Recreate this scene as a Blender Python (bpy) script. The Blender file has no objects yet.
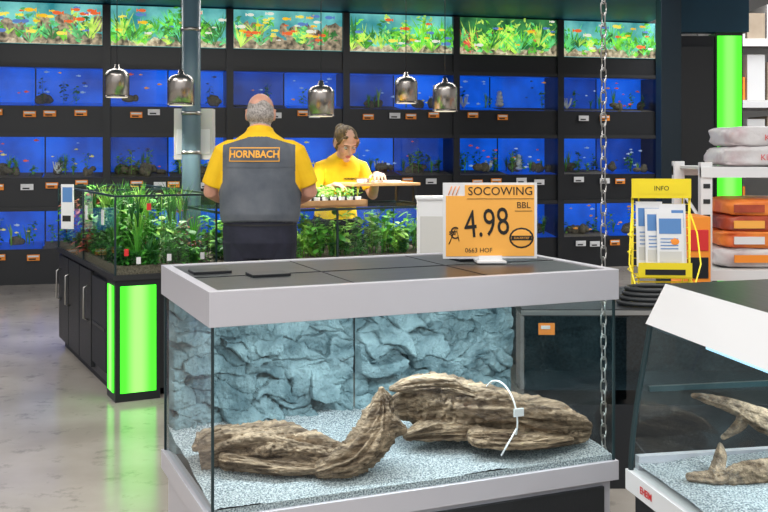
import bpy, math, random
from mathutils import Vector, Matrix, noise
from mathutils.bvhtree import BVHTree
R = random.Random(7)
scene = bpy.context.scene
try:
    scene.view_settings.view_transform = 'Standard'
    scene.view_settings.look = 'None'
except Exception:
    pass

# ------------------------------------------------------------------ materials
def pbr(name, col, rough=0.5, metal=0.0, emi=None, es=0.0, col2=None, scale=8.0, bump=0.0, bscale=None,
        stretch=(1, 1, 1), detail=4.0, spec=None, ramp=(0.35, 0.65), stain=None):
    m = bpy.data.materials.new(name); m.use_nodes = True
    nt = m.node_tree; b = nt.nodes['Principled BSDF']
    b.inputs['Base Color'].default_value = (*col, 1)
    b.inputs['Roughness'].default_value = rough
    b.inputs['Metallic'].default_value = metal
    if spec is not None: b.inputs['Specular IOR Level'].default_value = spec
    if emi is not None:
        b.inputs['Emission Color'].default_value = (*emi, 1)
        b.inputs['Emission Strength'].default_value = es
    if col2 is not None or bump > 0:
        tc = nt.nodes.new('ShaderNodeTexCoord'); mp = nt.nodes.new('ShaderNodeMapping')
        mp.inputs['Scale'].default_value = stretch
        nt.links.new(tc.outputs['Object'], mp.inputs['Vector'])
        if col2 is not None:
            n = nt.nodes.new('ShaderNodeTexNoise'); n.inputs['Scale'].default_value = scale
            n.inputs['Detail'].default_value = detail
            nt.links.new(mp.outputs[0], n.inputs['Vector'])
            r = nt.nodes.new('ShaderNodeValToRGB')
            r.color_ramp.elements[0].position = ramp[0]; r.color_ramp.elements[0].color = (*col, 1)
            r.color_ramp.elements[1].position = ramp[1]; r.color_ramp.elements[1].color = (*col2, 1)
            nt.links.new(n.outputs['Fac'], r.inputs['Fac'])
            src = r.outputs['Color']
            if stain is not None:
                n3 = nt.nodes.new('ShaderNodeTexNoise'); n3.inputs['Scale'].default_value = stain[0]; n3.inputs['Detail'].default_value = 10
                n3.inputs['Roughness'].default_value = .7
                nt.links.new(mp.outputs[0], n3.inputs['Vector'])
                r3 = nt.nodes.new('ShaderNodeValToRGB'); r3.color_ramp.elements[0].position = stain[1]; r3.color_ramp.elements[1].position = stain[2]
                r3.color_ramp.elements[0].color = (stain[3], stain[3], stain[3], 1)
                nt.links.new(n3.outputs['Fac'], r3.inputs['Fac'])
                mx = nt.nodes.new('ShaderNodeMixRGB'); mx.blend_type = 'MULTIPLY'; mx.inputs[0].default_value = 1
                nt.links.new(src, mx.inputs[1]); nt.links.new(r3.outputs['Color'], mx.inputs[2]); src = mx.outputs[0]
            nt.links.new(src, b.inputs['Base Color'])
            if emi is not None:
                nt.links.new(src, b.inputs['Emission Color'])
        if bump > 0:
            n2 = nt.nodes.new('ShaderNodeTexNoise'); n2.inputs['Scale'].default_value = bscale or scale
            n2.inputs['Detail'].default_value = 5
            nt.links.new(mp.outputs[0], n2.inputs['Vector'])
            bp = nt.nodes.new('ShaderNodeBump'); bp.inputs['Strength'].default_value = bump
            bp.inputs['Distance'].default_value = 0.01
            nt.links.new(n2.outputs['Fac'], bp.inputs['Height'])
            nt.links.new(bp.outputs[0], b.inputs['Normal'])
    return m

def litpanel(name, axis, centre, half, c0, c1, es):
    """lit panel: brighter middle painted into the emission colour"""
    m = bpy.data.materials.new(name); m.use_nodes = True; nt = m.node_tree; b = nt.nodes['Principled BSDF']
    tc = nt.nodes.new('ShaderNodeTexCoord'); sp = nt.nodes.new('ShaderNodeSeparateXYZ'); nt.links.new(tc.outputs['Object'], sp.inputs[0])
    s = nt.nodes.new('ShaderNodeMath'); s.operation = 'SUBTRACT'; s.inputs[1].default_value = centre; nt.links.new(sp.outputs[axis], s.inputs[0])
    a = nt.nodes.new('ShaderNodeMath'); a.operation = 'ABSOLUTE'; nt.links.new(s.outputs[0], a.inputs[0])
    d = nt.nodes.new('ShaderNodeMath'); d.operation = 'DIVIDE'; d.inputs[1].default_value = half; nt.links.new(a.outputs[0], d.inputs[0])
    r = nt.nodes.new('ShaderNodeValToRGB'); r.color_ramp.interpolation = 'EASE'
    r.color_ramp.elements[0].color = (*c0, 1); r.color_ramp.elements[1].color = (*c1, 1)
    r.color_ramp.elements[0].position = .1; r.color_ramp.elements[1].position = .75
    nt.links.new(d.outputs[0], r.inputs[0])
    b.inputs['Base Color'].default_value = (*c1, 1); b.inputs['Roughness'].default_value = .3
    nt.links.new(r.outputs[0], b.inputs['Emission Color']); b.inputs['Emission Strength'].default_value = es
    return m

def glassmat(name, tint=(0.93, 0.98, 0.98), base=0.03, edge=0.5):
    m = bpy.data.materials.new(name); m.use_nodes = True
    nt = m.node_tree; nt.nodes.clear()
    out = nt.nodes.new('ShaderNodeOutputMaterial'); mix = nt.nodes.new('ShaderNodeMixShader')
    tr = nt.nodes.new('ShaderNodeBsdfTransparent'); tr.inputs[0].default_value = (*tint, 1)
    gl = nt.nodes.new('ShaderNodeBsdfGlossy'); gl.inputs['Roughness'].default_value = 0.02
    lw = nt.nodes.new('ShaderNodeLayerWeight'); lw.inputs['Blend'].default_value = 0.5
    p = nt.nodes.new('ShaderNodeMath'); p.operation = 'POWER'; p.inputs[1].default_value = 4
    ma = nt.nodes.new('ShaderNodeMath'); ma.operation = 'MULTIPLY_ADD'; ma.inputs[1].default_value = edge; ma.inputs[2].default_value = base
    nt.links.new(lw.outputs['Facing'], p.inputs[0]); nt.links.new(p.outputs[0], ma.inputs[0])
    nt.links.new(ma.outputs[0], mix.inputs[0]); nt.links.new(tr.outputs[0], mix.inputs[1]); nt.links.new(gl.outputs[0], mix.inputs[2])
    nt.links.new(mix.outputs[0], out.inputs[0])
    return m

M_black = pbr('black_laminate', (0.012, 0.014, 0.018), 0.35)
M_blackm = pbr('black_plastic', (0.02, 0.022, 0.025), 0.45, bump=0.15, bscale=200)
M_hoodtop = pbr('hood_top_black', (0.012, 0.014, 0.016), 0.33, col2=(0.035, 0.038, 0.04), scale=9, stretch=(1, 9, 1))
M_silver = pbr('silver_frame', (0.58, 0.57, 0.62), 0.35, 0.15)
M_white = pbr('white_plastic', (0.80, 0.81, 0.83), 0.4)
M_offwhite = pbr('off_white', (0.62, 0.62, 0.60), 0.6)
M_steel = pbr('brushed_steel', (0.42, 0.41, 0.40), 0.3, 0.95)
M_lamp = pbr('lamp_steel', (0.42, 0.39, 0.37), 0.27, 0.95)
M_steelin = pbr('lamp_inside', (0.6, 0.55, 0.45), 0.4, emi=(1, 0.9, 0.7), es=.8)
M_glass = glassmat('clear_glass')
M_glassd = glassmat('dark_tinted_glass', (0.45, 0.55, 0.58), 0.06)
M_sil = pbr('silicone_seam', (0.01, 0.03, 0.035), 0.4)
M_floor = pbr('polished_concrete', (0.34, 0.305, 0.27), 0.16, col2=(0.47, 0.43, 0.385), scale=1.6, bump=0.05, bscale=5, detail=9, stain=(6.5, .33, .45, .66))
M_canopy = pbr('teal_ceiling', (0.0, 0.045, 0.09), 0.5, col2=(0.0, 0.06, 0.115), scale=2)
M_column = pbr('column_paint', (0.004, 0.018, 0.032), 0.45)
M_ceil = pbr('ceiling_white', (0.6, 0.6, 0.6), 0.8)
M_wall = pbr('wall_paint', (0.5, 0.5, 0.5), 0.8, col2=(0.56, 0.56, 0.55), scale=3)
M_walld = pbr('wall_dark', (0.02, 0.022, 0.03), 0.6)
GC0, GC1 = (0.30, 1.0, 0.16), (0.05, 0.85, 0.02)
M_green_f = litpanel('green_light_panel', 0, .13, .11, GC0, GC1, 1.5)
M_green_s = litpanel('green_light_side', 1, .11, .08, GC0, GC1, 1.5)
M_green_c = litpanel('green_light_post', 0, 3.175, .11, (0.22, 1.0, 0.12), (0.06, .80, .02), 1.3)
M_blue = pbr('blue_water_glow', (0.0, 0.028, 0.24), 0.3, emi=(0, 0.03, 0.5), es=1.15, col2=(0.001, 0.095, 0.60), scale=2.0, ramp=(0.3, 0.7), detail=7)  # emission stands in for lamps lighting the tank water
M_blued = pbr('blue_water_glow_dark', (0.0, 0.012, 0.12), 0.3, emi=(0, 0.03, 0.5), es=1.0, col2=(0.0, 0.045, 0.34), scale=2.5, ramp=(0.3, 0.7), detail=7)  # darker glowing copy, also in place of tank lamps
M_orange = pbr('orange_card', (0.95, 0.30, 0.03), 0.5)
M_orangeL = pbr('orange_sign', (1.0, 0.48, 0.085), 0.5)
M_yellow = pbr('yellow_plastic', (0.95, 0.75, 0.02), 0.4)
M_ink = pbr('black_ink', (0.01, 0.01, 0.01), 0.6)
M_red = pbr('red_print', (0.7, 0.03, 0.03), 0.5)
M_bluep = pbr('blue_print', (0.10, 0.25, 0.55), 0.5)
M_rock = pbr('rock_background', (0.07, 0.125, 0.145), 0.8, col2=(0.23, 0.33, 0.355), scale=11, bump=0.9, bscale=50, detail=9)
M_gravelW = pbr('grey_gravel', (0.17, 0.21, 0.235), 0.9, col2=(0.68, 0.72, 0.74), scale=190, bump=1.0, bscale=190, detail=2, ramp=(.38, .62))
M_gravelB = pbr('brown_gravel', (0.07, 0.055, 0.035), 0.9, col2=(0.2, 0.17, 0.12), scale=90)
M_wood = pbr('driftwood', (0.085, 0.05, 0.03), 0.85, col2=(0.47, 0.335, 0.22), scale=2.6, bump=1.0, bscale=4, stretch=(2.2, 16, 22), detail=12, ramp=(0.32, 0.66), stain=(12, .36, .54, .45))
M_woodL = pbr('tray_wood', (0.55, 0.30, 0.13), 0.6, col2=(0.7, 0.42, 0.2), scale=5, stretch=(1, 10, 1))
GREENS = [pbr('leaf_%d' % i, c, 0.5, spec=0.3) for i, c in enumerate([(0.05, 0.25, 0.03), (0.12, 0.42, 0.05), (0.03, 0.15, 0.03), (0.28, 0.55, 0.08), (0.02, 0.09, 0.03)])]
M_redleaf = pbr('red_leaf', (0.3, 0.06, 0.03), 0.5)
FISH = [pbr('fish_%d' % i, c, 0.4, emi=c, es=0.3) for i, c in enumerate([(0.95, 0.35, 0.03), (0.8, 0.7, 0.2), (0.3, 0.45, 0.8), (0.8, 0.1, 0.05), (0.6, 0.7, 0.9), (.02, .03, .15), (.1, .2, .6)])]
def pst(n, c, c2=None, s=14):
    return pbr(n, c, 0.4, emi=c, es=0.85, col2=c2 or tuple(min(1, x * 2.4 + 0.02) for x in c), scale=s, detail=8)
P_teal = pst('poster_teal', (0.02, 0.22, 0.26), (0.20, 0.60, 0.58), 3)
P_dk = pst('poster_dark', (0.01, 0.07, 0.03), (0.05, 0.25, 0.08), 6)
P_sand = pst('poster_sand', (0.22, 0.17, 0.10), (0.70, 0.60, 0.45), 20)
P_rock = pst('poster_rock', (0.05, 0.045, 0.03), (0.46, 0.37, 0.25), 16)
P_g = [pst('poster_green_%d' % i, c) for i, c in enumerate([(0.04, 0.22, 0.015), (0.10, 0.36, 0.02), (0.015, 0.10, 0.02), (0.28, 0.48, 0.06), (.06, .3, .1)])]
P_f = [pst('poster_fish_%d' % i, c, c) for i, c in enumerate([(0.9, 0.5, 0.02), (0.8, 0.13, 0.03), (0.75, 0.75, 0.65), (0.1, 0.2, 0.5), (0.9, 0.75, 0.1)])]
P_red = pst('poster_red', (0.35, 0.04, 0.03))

# ------------------------------------------------------------------ mesh builder
class MB:
    def __init__(s): s.v = []; s.f = []; s.m = []; s.s = []; s.mats = []
    def mi(s, mat):
        if mat not in s.mats: s.mats.append(mat)
        return s.mats.index(mat)
    def add(s, vs, fs, mat, smooth=False, M=None):
        o = len(s.v); k = s.mi(mat)
        for p in vs:
            p = Vector(p)
            s.v.append(M @ p if M is not None else p)
        for f in fs:
            s.f.append(tuple(i + o for i in f)); s.m.append(k); s.s.append(smooth)
    def box(s, x0, x1, y0, y1, z0, z1, mat, M=None):
        vs = [(x0, y0, z0), (x1, y0, z0), (x1, y1, z0), (x0, y1, z0), (x0, y0, z1), (x1, y0, z1), (x1, y1, z1), (x0, y1, z1)]
        s.add(vs, [(0, 3, 2, 1), (4, 5, 6, 7), (0, 1, 5, 4), (1, 2, 6, 5), (2, 3, 7, 6), (3, 0, 4, 7)], mat, False, M)
    def quad(s, a, b, c, d, mat, M=None): s.add([a, b, c, d], [(0, 1, 2, 3)], mat, False, M)
    def grid(s, nx, ny, fn, mat, smooth=True, M=None):
        vs = [fn(i / nx, j / ny) for j in range(ny + 1) for i in range(nx + 1)]
        fs = [(j * (nx + 1) + i, j * (nx + 1) + i + 1, (j + 1) * (nx + 1) + i + 1, (j + 1) * (nx + 1) + i) for j in range(ny) for i in range(nx)]
        s.add(vs, fs, mat, smooth, M)
    def ell(s, c, r, mat, M=None, seg=16, rings=10, rot=None):
        vs = []; fs = []
        c = Vector(c)
        for j in range(rings + 1):
            th = math.pi * j / rings
            for i in range(seg):
                ph = 2 * math.pi * i / seg
                p = Vector((r[0] * math.sin(th) * math.cos(ph), r[1] * math.sin(th) * math.sin(ph), r[2] * math.cos(th)))
                if rot is not None: p = rot @ p
                vs.append(c + p)
        for j in range(rings):
            for i in range(seg):
                a = j * seg + i; b = j * seg + (i + 1) % seg
                fs.append((a, a + seg, b + seg, b))
        s.add(vs, fs, mat, True, M)
    def tube(s, pts, rads, mat, seg=12, ref=(1, 0, 0), cap=None, M=None, smooth=True, dfn=None):
        pts = [Vector(p) for p in pts]
        rads = [(r, r) if not isinstance(r, tuple) else r for r in rads]
        if cap == 'round':
            d0 = (pts[0] - pts[1]).normalized(); d1 = (pts[-1] - pts[-2]).normalized()
            r0 = rads[0]; r1 = rads[-1]; a0 = min(r0); a1 = min(r1)
            pts = [pts[0] + d0 * a0 * .95, pts[0] + d0 * a0 * .6] + pts + [pts[-1] + d1 * a1 * .6, pts[-1] + d1 * a1 * .95]
            rads = [(r0[0] * .35, r0[1] * .35), (r0[0] * .8, r0[1] * .8)] + rads + [(r1[0] * .8, r1[1] * .8), (r1[0] * .35, r1[1] * .35)]
        n = len(pts); vs = []; fs = []
        x = Vector(ref)
        for k in range(n):
            t = (pts[min(k + 1, n - 1)] - pts[max(k - 1, 0)])
            if t.length < 1e-9: t = Vector((0, 0, 1))
            t.normalize()
            xx = x - t * x.dot(t)
            if xx.length < 0.05:
                xx = Vector((0, 1, 0)) - t * t.y
                if xx.length < .05: xx = Vector((0, 0, 1)) - t * t.z
            xx.normalize(); yy = t.cross(xx)
            for i in range(seg):
                a = 2 * math.pi * i / seg
                off = xx * math.cos(a) * rads[k][0] + yy * math.sin(a) * rads[k][1]
                if dfn: off = off * dfn(k / (n - 1), a, pts[k] + off)
                vs.append(pts[k] + off)
        for k in range(n - 1):
            for i in range(seg):
                a = k * seg + i; b = k * seg + (i + 1) % seg
                fs.append((a, b, b + seg, a + seg))
        fs.append(tuple(range(seg - 1, -1, -1))); fs.append(tuple((n - 1) * seg + i for i in range(seg)))
        s.add(vs, fs, mat, smooth, M)
    def text(s, txt, size, M, mat, extr=0.0, align='CENTER', bold=0.0, sx=1.0):
        cu = bpy.data.curves.new('t', 'FONT'); cu.body = txt; cu.size = size; cu.extrude = extr
        cu.align_x = align; cu.align_y = 'CENTER'; cu.offset = bold; cu.resolution_u = 3
        ob = bpy.data.objects.new('t', cu); scene.collection.objects.link(ob)
        bpy.context.view_layer.update()
        dg = bpy.context.evaluated_depsgraph_get()
        me = bpy.data.meshes.new_from_object(ob.evaluated_get(dg))
        s.add([(v.co.x * sx, v.co.y, v.co.z) for v in me.vertices], [tuple(p.vertices) for p in me.polygons], mat, False, M)
        bpy.data.objects.remove(ob); bpy.data.meshes.remove(me); bpy.data.curves.remove(cu)
    def mesh(s, name):
        me = bpy.data.meshes.new(name)
        me.from_pydata([tuple(v) for v in s.v], [], s.f)
        for m in s.mats: me.materials.append(m)
        me.polygons.foreach_set('material_index', s.m)
        me.polygons.foreach_set('use_smooth', s.s)
        me.update()
        return me
    def build(s, name, loc=(0, 0, 0), rz=0.0, bevel=0.0, rx=0.0, parent=None):
        ob = bpy.data.objects.new(name, s.mesh(name)); scene.collection.objects.link(ob)
        if parent is not None:
            ob.parent = parent          # same local frame as its parent
        else:
            ob.location = loc; ob.rotation_euler = (rx, 0, rz)
        if bevel > 0:
            b = ob.modifiers.new('bevel', 'BEVEL'); b.width = bevel; b.segments = 2; b.limit_method = 'ANGLE'; b.angle_limit = math.radians(40)
        return ob

def T(x, y, z): return Matrix.Translation((x, y, z))
def RX(a): return Matrix.Rotation(math.radians(a), 4, 'X')
def RY(a): return Matrix.Rotation(math.radians(a), 4, 'Y')
def RZ(a): return Matrix.Rotation(math.radians(a), 4, 'Z')

def catmull(P, n):
    P = [Vector(p) for p in P]; out = []
    m = len(P) - 1
    for k in range(n + 1):
        t = k / n * m; i = min(int(t), m - 1); f = t - i
        p0 = P[max(i - 1, 0)]; p1 = P[i]; p2 = P[i + 1]; p3 = P[min(i + 2, m)]
        out.append(0.5 * ((2 * p1) + (p2 - p0) * f + (2 * p0 - 5 * p1 + 4 * p2 - p3) * f * f + (3 * p1 - p0 - 3 * p2 + p3) * f ** 3))
    return out

# ------------------------------------------------------------------ plants / fish
def blades(mb, x, y, z, h, n, spread, mat, w=0.006, M=None):
    for _ in range(n):
        a = R.uniform(0, 6.283); l = h * R.uniform(.6, 1); s = spread * R.uniform(.2, 1)
        ww = w * R.uniform(.7, 1.3); px, py = -math.sin(a) * ww, math.cos(a) * ww
        vs = []
        for k in range(5):
            t = k / 4; o = s * t * t; zz = z + l * (t - .18 * t * t * t)
            q = (1 - t) ** .6 if k < 4 else 0.05
            cx = x + math.cos(a) * o; cy = y + math.sin(a) * o
            vs += [(cx - px * q, cy - py * q, zz), (cx + px * q, cy + py * q, zz)]
        mb.add(vs, [(2 * k, 2 * k + 1, 2 * k + 3, 2 * k + 2) for k in range(4)], mat, True, M)
def leafy(mb, x, y, z, h, n, lr, mat, M=None):
    for _ in range(n):
        a = R.uniform(0, 6.283); t = R.uniform(.15, 1); el = R.uniform(-.3, .9)
        l = lr * R.uniform(.6, 1.2)
        jx = x + R.uniform(-.4, .4) * lr; jy = y + R.uniform(-.4, .4) * lr; zz = z + h * t
        d = Vector((math.cos(a) * math.cos(el), math.sin(a) * math.cos(el), math.sin(el)))
        sd = Vector((-math.sin(a), math.cos(a), 0)) * l * .28
        o = Vector((jx, jy, zz)); dr = Vector((0, 0, -.12 * l))
        vs = [o, o + d * l * .3 + sd * .8, o + d * l * .3 - sd * .8, o + d * l * .65 + sd + dr, o + d * l * .65 - sd + dr, o + d * l + dr * 2.5]
        mb.add(vs, [(0, 1, 2), (1, 3, 4, 2), (3, 5, 4)], mat, True, M)
    mb.tube([(x, y, z), (x, y, z + h)], [.003, .002], mat, 5, M=M)
def fish(mb, p, l, mat, a, M=None):
    F = T(*p) @ RZ(a)
    if M is not None: F = M @ F
    mb.ell((0, 0, 0), (l * .42, l * .09, l * .2), mat, F, 8, 6)
    mb.add([(-l * .35, 0, 0), (-l * .62, 0, l * .17), (-l * .56, 0, 0), (-l * .62, 0, -l * .17)], [(0, 1, 2, 3)], mat, False, F)
    mb.add([(l * .1, 0, l * .15), (-l * .1, 0, l * .3), (-l * .22, 0, l * .12)], [(0, 1, 2)], mat, False, F)

# ------------------------------------------------------------------ room shell
m = MB(); m.box(-9, 9, -3, 19, -.1, 0, M_floor); m.build('floor')
m = MB(); m.box(-9, 9, -3, 19, 5.2, 5.3, M_ceil); m.build('ceiling')
m = MB(); m.box(-9.1, -9, -3, 19, 0, 5.2, M_wall); m.build('wall_left')
m = MB(); m.box(9, 9.1, -3, 19, 0, 5.2, M_wall); m.build('wall_right')
m = MB(); m.box(-9, 9, 19, 19.1, 0, 5.2, M_wall); m.build('wall_back')
WY = math.atan2(.243, .97)
m = MB(); m.box(-9, 3.35, 5.9, 13.6, 3.06, 3.2, M_canopy); m.build('ceiling_canopy')

# ------------------------------------------------------------------ back aquarium rack wall
rk = MB(); fsh = MB(); pl = MB()
W0, W1 = -3.0, 7.86
posts = [-2.92 + 1.34 * k for k in range(9)]
rk.box(W0, W1, .42, .5, 0, 3.04, M_walld)
rows = [(1.93, 2.36), (1.15, 1.61), (.38, .81)]
bands = [(0, .38), (.81, 1.15), (1.61, 1.93), (2.36, 2.58)]
for z0, z1 in bands: rk.box(W0, W1, 0, .42, z0, z1, M_black)
for z in (.80, 1.60, 2.35): rk.box(W0, W1, -.03, .01, z, z + .035, M_blackm)
for z0, z1 in bands[1:]:
    rk.box(W0, W1, -.025, .0, z0 - .02, z0 + .02, M_blackm)
for p in posts: rk.box(p - .04, p + .04, -.04, .42, 0, 3.04, M_black)
rk.box(W0, W1, 0.06, .42, 2.58, 3.04, M_black)
for ri, (z0, z1) in enumerate(rows):
    for bi in range(8):
        a = posts[bi] + .04; b = posts[bi + 1] - .04; mid = (a + b) / 2
        if ri == 0 and R.random() < .5: mid = a + (b - a) * .42
        for (c, d) in ((a, mid - .008), (mid + .008, b)):
            mt = M_blue if R.random() > .2 else M_blued
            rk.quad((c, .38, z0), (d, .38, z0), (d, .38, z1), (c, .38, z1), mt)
            rk.quad((c, .0, z0 + .003), (d, .0, z0 + .003), (d, .38, z0 + .05), (c, .38, z0 + .05), M_gravelB if R.random() < .5 else M_blued)
            rk.quad((c, .01, z0), (d, .01, z0), (d, .01, z1), (c, .01, z1), M_glass)
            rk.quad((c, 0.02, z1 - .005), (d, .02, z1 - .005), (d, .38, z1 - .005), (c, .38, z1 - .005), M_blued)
            dens = R.choice([1, 3, 5]) if ri == 0 else R.choice([6, 9, 13, 17])
            for _ in range(dens):
                g = R.choice([GREENS[2], GREENS[1], GREENS[0], GREENS[1], GREENS[3], M_gravelB, M_gravelB])
                x = R.uniform(c + .07, d - .07); y = R.uniform(.06, .28)
                if g is M_gravelB:
                    for _ in range(3): pl.ell((x + R.uniform(-.06, .06), y, z0 + .05 + R.uniform(0, .05)), (R.uniform(.03, .08), .04, R.uniform(.03, .07)), M_gravelB, None, 8, 6)
                elif R.random() < .6: leafy(pl, x, y + .03, z0 + .03, R.uniform(.10, .28), 26, .06, g)
                else: blades(pl, x, y + .03, z0 + .03, R.uniform(.14, .34), 18, .07, g, .007)
            if R.random() < .3:
                x = R.uniform(c + .12, d - .12)
                for k in range(7):
                    an = R.uniform(-.8, .8)
                    pl.tube([(x, .2, z0 + .04), (x + math.sin(an) * .07, .2, z0 + .10), (x + math.sin(an) * .10, .2, z0 + .17)], [.012, .01, .005], M_white, 6)
            fm = R.choice(FISH)
            for _ in range(R.choice([2, 5, 7, 10])):
                fish(fsh, (R.uniform(c + .06, d - .06), R.uniform(.06, .3), R.uniform(z0 + .08, z1 - .05)), R.uniform(.03, .065), fm if R.random() < .8 else R.choice(FISH), R.choice([0, 180]) + R.uniform(-25, 25))
        for k in range(R.choice([2, 3, 4])):
            x = a + .08 + (b - a - .25) * (k + R.uniform(0, .6)) / 4
            zz = z0 - R.uniform(.06, .10)
            rk.box(x, x + .13, -.036, -.026, zz - .03, zz + .035, M_orange if R.random() < .7 else M_white)
            rk.box(x + .01, x + .12, -.039, -.036, zz + .008, zz + .026, M_white)
            rk.box(x + .02, x + .09, -.039, -.036, zz - .02, zz - .005, M_ink)
for (t, z) in ((6.0, 1.18), (5.75, 1.96)):
    for k in range(4): pl.ell((t, .2, z + .05 + k * .045), (.06 - .01 * k, .05, .035), M_white, None, 10, 6)
AW = (-4.11, 10.7, 0)
rack = rk.build('aquarium_rack', AW, WY)
fsh.build('tropical_fish', parent=rack)
pl.build('tank_plants', parent=rack)

# posters
def poster(a, b, theme):
    mb = MB(); z0, z1 = 2.60, 3.04
    mb.box(a, b, .0, .05, z0, z1, P_teal if theme != 2 else P_dk)
    lay = [0]
    def shape(pts, mat):
        lay[0] += 1; y = -.001 - .00012 * lay[0]
        pts = [(min(max(p[0], a), b), y, min(max(p[1], z0), z1)) for p in pts]
        mb.add(pts, [tuple(range(len(pts)))], mat)
    def blob(cx, cz, rx, rz, mat, n=10):
        shape([(cx + rx * math.cos(6.283 * i / n) * R.uniform(.75, 1.15), cz + rz * math.sin(6.283 * i / n) * R.uniform(.75, 1.15)) for i in range(n)], mat)
    for i in range(14): blob(a + (b - a) * (i + .5) / 14, z0 + .02, .09, R.uniform(.04, .09), P_sand)
    for i in range(46 if theme == 0 else 10): blob(R.uniform(a, b), z0 + R.uniform(0, .26 if theme == 0 else .2), R.uniform(.04, .12), R.uniform(.03, .10), P_rock)
    clusters = {0: 20, 1: 60, 2: 75}[theme]
    for i in range(clusters):
        cx = R.uniform(a, b); h = R.uniform(.08, .38); mt = R.choice(P_g + ([P_red] if theme == 2 and i % 3 == 0 else [])); base = z0 + R.uniform(0, .14)
        kind = R.random()
        for k in range(9):
            if kind < .5:
                an = R.uniform(-.9, .9); w = R.uniform(.006, .014); l = h * R.uniform(.6, 1)
                dx, dz = math.sin(an) * l, math.cos(an) * l
                shape([(cx, base), (cx + dx * .45 - w, base + dz * .5), (cx + dx * 1.1, base + dz), (cx + dx * .45 + w, base + dz * .5)], mt)
            else:
                px = cx + R.uniform(-.04, .04); pz = base + h * R.uniform(.1, 1); an = R.uniform(0, 6.28); l = R.uniform(.02, .05)
                ux, uz = math.cos(an) * l, math.sin(an) * l * .8
                shape([(px - ux, pz - uz), (px - uz * .4, pz + ux * .35), (px + ux, pz + uz), (px + uz * .4, pz - ux * .35)], mt)
    for i in range({0: 34, 1: 16, 2: 9}[theme]):
        cx = R.uniform(a + .05, b - .05); cz = R.uniform(z0 + .1, z1 - .03); l = R.uniform(.02, .05); s = R.choice([-1, 1]); mt = R.choice(P_f)
        shape([(cx + l * math.cos(6.283 * i2 / 10), cz + l * .45 * math.sin(6.283 * i2 / 10)) for i2 in range(10)], mt)
        shape([(cx - s * l * .8, cz), (cx - s * l * 1.5, cz + l * .5), (cx - s * l * 1.5, cz - l * .5)], mt)
    mb.build('aquarium_poster', AW, WY)
for bi in range(1, 8):
    poster(posts[bi] + .045, posts[bi + 1] - .045, [0, 0, 0, 1, 0, 1, 2, 1][bi])

# ------------------------------------------------------------------ main aquarium
A0 = Vector((-.472, 2.70, 0)); AY = math.radians(23)
L, Wd = 1.335, .70
m = MB()
m.box(.02, L - .02, .02, Wd - .02, 0.06, .385, M_silver)
m.box(.05, L - .05, .06, Wd - .04, 0, .06, M_black)
m.box(.05, L / 2 - .004, .008, .02, .09, .37, M_blackm); m.box(L / 2 + .004, L - .05, .008, .02, .09, .37, M_blackm)
m.box(0, L, 0, .035, .388, .45, M_silver); m.box(0, L, Wd - .035, Wd, .388, .45, M_silver)
m.box(0, .035, .035, Wd - .035, .388, .45, M_silver); m.box(L - .035, L, .035, Wd - .035, .388, .45, M_silver)
m.box(.035, L - .035, .035, Wd - .035, .40, .44, M_black)
g = .012
m.quad((g, g, .45), (L - g, g, .45), (L - g, g, .975), (g, g, .975), M_glass)
m.quad((g, g, .45), (g, Wd - g, .45), (g, Wd - g, .975), (g, g, .975), M_glass)
m.quad((L - g, g, .45), (L - g, Wd - g, .45), (L - g, Wd - g, .975), (L - g, g, .975), M_glass)
m.quad((g, Wd - g, .45), (L - g, Wd - g, .45), (L - g, Wd - g, .975), (g, Wd - g, .975), M_glassd)
for (x, y) in ((g, g), (L - g, g), (g, Wd - g), (L - g, Wd - g)):
    m.box(x - .004, x + .004, y - .004, y + .004, .45, .975, M_sil)
zt, zb = 1.066, .969
m.box(0, L, 0, .03, zb, zt, M_silver); m.box(0, L, Wd - .03, Wd, zb, zt, M_silver)
m.box(0, .03, .03, Wd - .03, zb, zt, M_silver); m.box(L - .03, L, .03, Wd - .03, zb, zt, M_silver)
m.box(.03, L - .03, .03, Wd - .03, zt - .025, zt - .004, M_hoodtop)
for u in (L * .33, L * .66): m.box(u - .002, u + .002, .035, Wd - .035, zt - .0045, zt - .002, M_black)
m.box(.03, L - .03, .34, .344, zt - .0045, zt - .002, M_black)
for (u, v) in ((.05, .42), (.20, .28), (.98, .42)):
    m.box(u, u + .12, v, v + .09, zt - .004, zt + .004, M_black)
m.box(.05, L - .05, .10, .13, zb + .01, zb + .035, M_white)
aq = m.build('aquarium', A0, AY, bevel=.003)

cells = []
for i in range(170):
    cells.append((R.uniform(-.05, 1.38), R.uniform(.40, 1.0), R.uniform(0, .05), R.uniform(-.4, .4), R.uniform(-.5, .35)))
def rockh(u, z):
    uu = u + noise.noise(Vector((u * 9, z * 9, 3))) * .04 + noise.noise(Vector((u * 28, z * 28, 3))) * .012
    zz = z + noise.noise(Vector((u * 10, z * 10, 9))) * .04 + noise.noise(Vector((u * 28, z * 28, 13))) * .012
    best = (9, None); b2 = 9
    for c in cells:
        dx = (uu - c[0]) + .7 * (zz - c[1]); dz = (zz - c[1]) * 1.7
        d = dx * dx + dz * dz
        if d < best[0]: b2 = best[0]; best = (d, c)
        elif d < b2: b2 = d
    c = best[1]
    h = c[2] + (u - c[0]) * c[3] + (z - c[1]) * c[4]
    e = math.sqrt(b2) - math.sqrt(best[0])
    h -= .009 * math.exp(-e * 120)
    h += noise.noise(Vector((u * 5, z * 5, 7))) * .015
    h += noise.fractal(Vector((u * 25, z * 25, 1)), .7, 2.2, 5) * .009
    return h
m = MB()
for (ua, ub) in ((.018, .672), (.678, L - .018)):
    def fn(a, b, ua=ua, ub=ub):
        u = ua + (ub - ua) * a; z = .455 + .51 * b
        h = rockh(u, z)
        e = min(a, 1 - a) * (ub - ua)
        h = h * min(1, e / .012)
        return (u, Wd - .045 - h * .9, z)
    m.grid(180, 140, fn, M_rock, smooth=False)
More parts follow.
